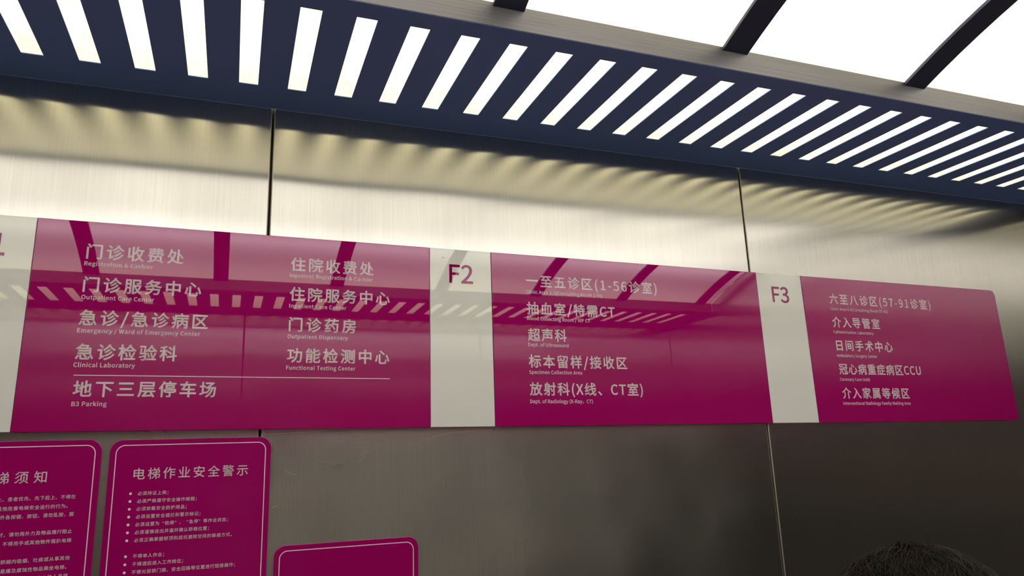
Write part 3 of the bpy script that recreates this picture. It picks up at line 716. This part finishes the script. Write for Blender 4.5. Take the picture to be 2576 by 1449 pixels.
def notice(label, x0, x1, z0, z1):
    root = empty('notice_board', (0.5 * (x0 + x1), -0.0004, z0), label, 'notice board')
    hx = 0.5 * (x1 - x0)
    plate('board', -hx, hx, 0.0175, 0.0175, M['notice'], 0.0, z1 - z0, 0.0, NTH, root, 14)
    T = Letters(-NTH - 0.0002)
    i = 0.0076
    T.loop(outline(-hx + i, hx - i, i, z1 - z0 - i, 0.0125, 0.0125, 14),
           outline(-hx + i + .0013, hx - i - .0013, i + .0013, z1 - z0 - i - .0013, 0.0112, 0.0112, 14))
    T.build('border_line', root, M['ink'])
    return root, Letters(-NTH - 0.0002), 0.5 * (x0 + x1), z0


root, T, cx, cz = notice('magenta notice cut off by the left frame edge, white writing without bullets', -0.4035, -0.1766, 1.39, 1.7292)
T.line('乘梯须知', WT, 0.0178, 1.6719 - cz, xl=-0.3295 - cx, xr=-0.2433 - cx)
for t, xr, zb in NOTICE1:
    T.line(t, WN, 0.0061, zb + 0.0005 - cz, xr=xr - cx, pitch=0.00645)
T.build('lettering', root, M['ink'])
root, T, cx, cz = notice('magenta safety notice with white title and two bulleted lists, under the F1 columns', -0.1657, 0.0612, 1.39, 1.7278)
T.line('电梯作业安全警示', WT, 0.0178, 1.6712 - cz, xl=-0.1320 - cx, xr=0.0280 - cx)
for k, t in enumerate(NOTICE2):
    if not t: continue
    zb = 1.6475 - 0.01091 * k - cz
    T.disc(-0.1339 - cx, zb + 0.0025, 0.0019)
    T.line(t, WN, 0.0061, zb, xl=-0.1245 - cx, pitch=0.00658)
T.build('lettering', root, M['ink'])
root, T, cx, cz = notice('magenta notice hanging lowest, right of the bulleted safety notice', 0.0714, 0.2983, 1.27, 1.5624)
for x, wd, hh in ((0.133, 0.013, .0045), (0.153, 0.014, .0045), (0.176, 0.011, .005), (0.197, 0.013, .0045), (0.219, 0.012, .007)):
    for q in range(3):
        T.rect(x - cx + q * wd / 3, 1.4995 - cz, x - cx + q * wd / 3 + wd / 4.5, 1.4995 + hh * (0.7 + 0.3 * ((q * 7 + int(x * 1000)) % 3) / 2) - cz)
T.build('lettering', root, M['ink'])

# ------------------------------------------------------------------ scratches in the steel under the sign (thin scored lines)
bk = bpy.data.objects['wall_back']


def scratch_mesh(paths, wd):
    bm = bmesh.new()
    for pts in paths:
        P = []
        n = len(pts)
        for i in range(n - 1):
            for s in range(6):
                t = s / 6
                p0, p1, p2, p3 = pts[max(i - 1, 0)], pts[i], pts[i + 1], pts[min(i + 2, n - 1)]
                P.append(tuple(0.5 * ((2 * p1[k]) + (-p0[k] + p2[k]) * t + (2 * p0[k] - 5 * p1[k] + 4 * p2[k] - p3[k]) * t * t + (-p0[k] + 3 * p1[k] - 3 * p2[k] + p3[k]) * t ** 3) for k in (0, 1)))
        P.append(pts[-1])
        prev = None
        for i, p in enumerate(P):
            a, b = P[max(i - 1, 0)], P[min(i + 1, len(P) - 1)]
            d = Vector((b[0] - a[0], b[1] - a[1])).normalized()
            hw = wd * 0.5 * (0.35 + 0.65 * math.sin(math.pi * (i + .3) / (len(P) - .4)))
            q = [bm.verts.new((p[0] - d.y * s * hw, -0.0003, p[1] + d.x * s * hw)) for s in (-1, 1)]
            if prev: bm.faces.new([prev[0], q[0], q[1], prev[1]])
            prev = q
    for f in bm.faces:
        f.normal_update()
        if f.normal.y > 0: f.normal_flip()
    return bm_mesh(bm, 'scratch')


link('scratch', scratch_mesh([[(0.2825, 1.7104), (0.3194, 1.7186), (0.3589, 1.7278), (0.385, 1.7289), (0.4349, 1.7304)]], 0.0007), bk, M['scratch'])
link('scratch', scratch_mesh([[(0.050, 1.7317), (0.1088, 1.7334), (0.1483, 1.7356)], [(0.0824, 1.6766), (0.0899, 1.6711), (0.1018, 1.667)], [(0.0657, 1.6192), (0.0749, 1.6216)]], 0.00045), bk, M['scratch'])
rs = random.Random(3)
sw = []
base = [(0.1251, 1.6854), (0.1496, 1.6741), (0.1711, 1.6717), (0.1942, 1.68), (0.2146, 1.6947), (0.232, 1.7097)]
for k in range(16):
    a = rs.randint(0, 2)
    b = rs.randint(4, 6)
    dx, dz = rs.uniform(-0.004, 0.004), rs.uniform(-0.003, 0.010)
    sw.append([(p[0] + dx + rs.uniform(-.001, .001), p[1] + dz + rs.uniform(-.0008, .0008)) for p in base[a:b]])
for k in range(9):
    x = rs.uniform(0.09, 0.2)
    z = rs.uniform(1.715, 1.733)
    ln = rs.uniform(0.02, 0.06)
    sw.append([(x, z), (x + ln * .5, z + rs.uniform(-.002, .003)), (x + ln, z + rs.uniform(-.006, .004))])
link('scratch', scratch_mesh(sw, 0.00014), bk, M['scratch'])


# ------------------------------------------------------------------ people
def ellipsoid(bm, c, r, rot=None):
    g = bmesh.ops.create_icosphere(bm, subdivisions=3, radius=1.0)
    for v in g['verts']:
        p = Vector((v.co.x * r[0], v.co.y * r[1], v.co.z * r[2]))
        if rot: p = rot @ p
        v.co = p + Vector(c)


def limb(bm, p, q, r1, r2, flat=1.0, side=None):
    """tapered round limb between two joints, closed with rounded ends"""
    p, q = Vector(p), Vector(q)
    d = (q - p)
    L = d.length
    d.normalize()
    s = side if side else (Vector((1, 0, 0)) if abs(d.x) < 0.8 else Vector((0, 1, 0)))
    u = (s - d * s.dot(d)).normalized()
    v = d.cross(u)
    rings = []
    nn = 14
    prof = []
    for k in range(4): prof.append((-r1 * math.cos(math.pi / 2 * (k + .4) / 4.4), r1 * math.sin(math.pi / 2 * (k + .4) / 4.4)))
    for k in range(5): prof.append((L * k / 4, r1 + (r2 - r1) * k / 4))
    for k in range(3, -1, -1): prof.append((L + r2 * math.cos(math.pi / 2 * (k + .4) / 4.4), r2 * math.sin(math.pi / 2 * (k + .4) / 4.4)))
    for a, r in prof:
        rings.append([bm.verts.new(p + d * a + u * (r * math.cos(2 * math.pi * i / nn)) + v * (r * flat * math.sin(2 * math.pi * i / nn))) for i in range(nn)])
    for a, b in zip(rings[:-1], rings[1:]):
        for i in range(nn):
            bm.faces.new([a[i], a[(i + 1) % nn], b[(i + 1) % nn], b[i]])
    bm.faces.new(rings[0][::-1])
    bm.faces.new(rings[-1])


def fuse(name, bm, voxel, it, parent, m, wob=0.0):
    """grow one closed surface around the modelled volumes, so limbs and trunk join smoothly"""
    bmesh.ops.recalc_face_normals(bm, faces=bm.faces[:])
    me = bm_mesh(bm, name)
    o = bpy.data.objects.new(name, me)
    COL.objects.link(o)
    md = o.modifiers.new('r', 'REMESH')
    md.mode = 'VOXEL'
    md.voxel_size = voxel
    s = o.modifiers.new('s', 'SMOOTH')
    s.factor, s.iterations = 0.5, it
    bpy.context.view_layer.update()
    dg = bpy.context.evaluated_depsgraph_get()
    new = bpy.data.meshes.new_from_object(o.evaluated_get(dg))
    bpy.data.objects.remove(o, do_unlink=True)
    new.name = name
    if wob:
        for v in new.vertices:
            n = noise.noise(v.co * 9.0) + 0.5 * noise.noise(v.co * Vector((22, 22, 10)))
            v.co += v.normal * n * wob
    for p in new.polygons: p.use_smooth = True
    new.materials.clear()
    return link(name, new, parent, m)


def person(label, loc, yaw, height, arms, shirt, hair_m, strands, whorl, tilt=0.0, hair_len=0.05, phone_hold=False):
    k = height / 1.70
    root = empty('person', loc, label, 'person')
    root.rotation_euler = (0, 0, yaw)
    root.scale = (k, k, k)
    S = Matrix.Identity(4)
    HC = Vector((0, 0.012, 1.595))
    body = bmesh.new()
    # trunk, neck
    ellipsoid(body, (0, -0.005, 1.30), (0.155, 0.105, 0.17))
    ellipsoid(body, (0, 0.0, 1.12), (0.135, 0.095, 0.16))
    ellipsoid(body, (0, -0.01, 0.94), (0.158, 0.108, 0.13))
    limb(body, (-0.15, -0.01, 1.405), (0.15, -0.01, 1.405), 0.055, 0.055)
    limb(body, (0, -0.015, 1.42), (0, 0.008, 1.53), 0.062, 0.054)
    # head with jaw, nose, brow, lips, ears
    ellipsoid(body, HC + Vector((0, -0.012, 0.012)), (0.074, 0.093, 0.092))
    ellipsoid(body, HC + Vector((0, 0.022, -0.050)), (0.056, 0.062, 0.066))
    limb(body, HC + Vector((0, 0.082, 0.0)), HC + Vector((0, 0.100, -0.036)), 0.008, 0.013)
    limb(body, HC + Vector((-0.034, 0.073, 0.014)), HC + Vector((0.034, 0.073, 0.014)), 0.010, 0.010)
    limb(body, HC + Vector((-0.018, 0.080, -0.066)), HC + Vector((0.018, 0.080, -0.066)), 0.007, 0.007)
    limb(body, HC + Vector((-0.015, 0.079, -0.076)), HC + Vector((0.015, 0.079, -0.076)), 0.008, 0.008)
    for s in (-1, 1):
        ellipsoid(body, HC + Vector((s * 0.077, -0.008, -0.018)), (0.009, 0.018, 0.031))
        ellipsoid(body, HC + Vector((s * 0.040, 0.062, -0.032)), (0.018, 0.020, 0.020))
        limb(body, (s * 0.088, 0, 0.90), (s * 0.098, 0.012, 0.49), 0.084, 0.056)
        limb(body, (s * 0.098, 0.012, 0.49), (s * 0.100, -0.012, 0.09), 0.056, 0.037)
        limb(body, (s * 0.100, -0.02, 0.045), (s * 0.112, 0.13, 0.03), 0.036, 0.030)
        sh, el, wr, hd, palm = arms[s]
        limb(body, sh, el, 0.050, 0.040)
        limb(body, el, wr, 0.041, 0.027)
        sh, el, wr, hd = Vector(sh), Vector(el), Vector(wr), Vector(hd)
        dirn = (hd - wr).normalized()
        nrm = Vector(palm).normalized()
        sidev = dirn.cross(nrm).normalized()
        limb(body, wr, wr + dirn * 0.075, 0.030, 0.036, 0.48, sidev)
        for fi, ln in enumerate((0.072, 0.080, 0.074, 0.058)):
            b0 = wr + dirn * 0.082 + sidev * (0.027 - 0.018 * fi)
            b1 = b0 + dirn * ln * 0.5 + nrm * 0.012
            b2 = b1 + dirn * ln * 0.22 + nrm * ln * 0.36
            limb(body, b0, b1, 0.0088, 0.0080)
            limb(body, b1, b2, 0.0080, 0.0068)
        t0 = wr + dirn * 0.028 + sidev * 0.034
        t1 = t0 + sidev * 0.028 + dirn * 0.028 + nrm * 0.008
        t2 = t1 + dirn * 0.030 + nrm * 0.014 + sidev * 0.004
        limb(body, t0, t1, 0.0120, 0.0100)
        limb(body, t1, t2, 0.0100, 0.0078)
    fuse('body', body, 0.0058, 4, root, M['skin'])
    for s in (-1, 1):
        bm = bmesh.new()
        ellipsoid(bm, HC + Vector((s * 0.031, 0.0745, -0.003)), (0.0125, 0.0095, 0.0065))
        link('eye', bm_mesh(bm, 'eye', True), root, M['eye'])
    bm = bmesh.new()
    ellipsoid(bm, (0, -0.006, 1.29), (0.172, 0.122, 0.185))
    ellipsoid(bm, (0, 0.0, 1.12), (0.156, 0.116, 0.17))
    ellipsoid(bm, (0, -0.008, 0.95), (0.172, 0.122, 0.12))
    limb(bm, (-0.155, -0.01, 1.402), (0.155, -0.01, 1.402), 0.066, 0.066)
    limb(bm, (0, -0.006, 1.30), (0, -0.008, 0.97), 0.165, 0.168, 0.71)
    limb(bm, (0, -0.015, 1.40), (0, -0.008, 1.462), 0.075, 0.068)
    for s in (-1, 1):
        sh, el, wr, hd, palm = arms[s]
        limb(bm, sh, el, 0.066, 0.054)
        e, w_ = Vector(el), Vector(wr)
        limb(bm, e, e + (w_ - e) * 0.80, 0.054, 0.042)
    fuse('jacket', bm, 0.008, 5, root, shirt, 0.005)
    bm = bmesh.new()
    ellipsoid(bm, (0, -0.01, 0.92), (0.166, 0.118, 0.13))
    for s in (-1, 1):
        limb(bm, (s * 0.088, 0, 0.90), (s * 0.098, 0.012, 0.49), 0.097, 0.074)
        limb(bm, (s * 0.098, 0.012, 0.49), (s * 0.100, -0.012, 0.10), 0.074, 0.058)
    fuse('trousers', bm, 0.008, 5, root, M['trousers'], 0.004)
    for s in (-1, 1):
        bm = bmesh.new()
        limb(bm, (s * 0.100, -0.035, 0.045), (s * 0.113, 0.135, 0.036), 0.045, 0.036)
        ellipsoid(bm, (s * 0.100, -0.015, 0.085), (0.045, 0.05, 0.045))
        box(bm, (s * 0.106 - 0.044, -0.075, 0.001), (s * 0.106 + 0.044, 0.165, 0.02), 0.006)
        fuse('shoe', bm, 0.006, 4, root, M['shoe'])
    # hair: a cap over the crown, back and sides, then single locks combed out from the whorl
    rr = random.Random(11)
    C = HC + Vector((0, -0.014, 0.014))
    E = Vector((0.079, 0.098, 0.097))
    bm = bmesh.new()
    g = bmesh.ops.create_icosphere(bm, subdivisions=5, radius=1.0)
    kill = []
    for v in g['verts']:
        d = v.co.copy()
        low = -0.62 if d.y < 0 else -0.62 + 1.15 * min(1.0, max(0.0, d.y) / 0.75) ** 1.2
        n = 1.0 + 0.02 * noise.noise(d * 6) + 0.02 * noise.noise(Vector((d.x * 9, d.y * 30, d.z * 30)))
        v.co = C + Vector((d.x * E.x, d.y * E.y, d.z * E.z)) * (n + (0.07 if d.z > low else -0.10))
        if d.z < low - 0.12: kill.append(v)
    bmesh.ops.delete(bm, geom=kill, context='VERTS')
    hair = link('hair', bm_mesh(bm, 'hair', True), root, M['hair'])
    wv = Vector(whorl).normalized()
    sv, sf = [], []
    sv2, sf2 = [], []
    for i in range(strands):
        while True:
            d = Vector((rr.gauss(0, 1), rr.gauss(0, 1), rr.gauss(0, 1))).normalized()
            low = -0.45 if d.y < 0 else -0.45 + 1.05 * min(1.0, d.y / 0.75)
            if d.z > low: break
        away = d - wv * d.dot(wv)
        if away.length < 0.05: away = Vector((rr.uniform(-1, 1), rr.uniform(-1, 1), 0))
        away.normalize()
        flow = (away + d.cross(away) * 0.45 + Vector((0, 0, -0.25))).normalized()
        clump = noise.noise(d * 5.0)
        flow = (flow + d.cross(flow) * (1.3 * clump + rr.gauss(0, 0.16))).normalized()
        ln = hair_len * rr.uniform(0.6, 1.25)
        lift = rr.uniform(0.0, 1.0) ** 3 * 0.07 + 0.04 * max(0, noise.noise(d * 7 + Vector((3, 1, 9))))
        wd = rr.uniform(0.0003, 0.00065)
        brown = rr.random() < 0.15
        V_, F_ = (sv2, sf2) if brown else (sv, sf)
        prev = None
        q = d.copy()
        cur = rr.uniform(-0.25, 0.25)
        for s in range(6):
            t = s / 5
            q = (q + flow * (ln / 5 / 0.09)).normalized() if s else q
            flow = (flow - q * flow.dot(q) + q.cross(flow) * cur * 0.4).normalized()
            rad = 1.075 + lift * math.sin(t * 2.4) + 0.012 * t
            p = C + Vector((q.x * E.x, q.y * E.y, q.z * E.z)) * rad
            ww = wd * (1 - 0.75 * t)
            b = q.cross(flow).normalized()
            ring = [p + b * ww, p - b * ww, p + q * ww * 1.4]
            base = len(V_)
            V_ += [tuple(x) for x in ring]
            if prev is not None:
                for e in range(3):
                    F_.append((prev + e, prev + (e + 1) % 3, base + (e + 1) % 3, base + e))
            prev = base
    for nm, V_, F_, mm in (('hair_locks', sv, sf, M['hair']), ('hair_locks', sv2, sf2, hair_m)):
        if not V_: continue
        me = bpy.data.meshes.new(nm)
        me.from_pydata(V_, [], F_)
        for p in me.polygons: p.use_smooth = True
        link(nm, me, hair, mm)
    return root


down = {s: ((s * 0.165, -0.01, 1.39), (s * 0.225, -0.03, 1.10), (s * 0.225, 0.05, 0.86), (s * 0.222, 0.09, 0.70), (-s, 0.2, 0)) for s in (-1, 1)}
PH = 1.60
person('dark-haired person of whom only the top of the head shows at lower right', (0.60, -0.68, 0), R(-80), 1.585,
       down, M['shirt_dark'], M['hair_brown'], 11000, (-0.35, 0.8, 0.5))
# the one taking the picture, arms raised with the phone in front of and above the face
k2 = 1.66 / 1.70
up = {s: ((s * 0.165, -0.01, 1.39), (s * 0.215, 0.13, 1.30), (s * 0.156, 0.19, 1.560), (s * 0.136, 0.203, 1.66), (-s * 0.9, 0.1, 0)) for s in (-1, 1)}
ph_o = person('person with raised arms, only faintly reflected in the magenta safety notice', (0.02, -1.475, 0), 0.0, 1.66,
              up, M['shirt_brown'], M['hair_brown'], 500, (0, -0.5, 0.85))
bm = bmesh.new()
box(bm, (-0.079, -0.0042, -0.038), (0.079, 0.0042, 0.038), 0.0035, 3)
ph = link('mobile_phone', bm_mesh(bm, 'mobile_phone', True), None, M['phone'])
ph.location = (0.02, -1.262, 1.655)
ph.rotation_euler = (R(8), 0, 0)
tag(ph, 'dark mobile phone held sideways in both hands of the person with raised arms', 'phone')
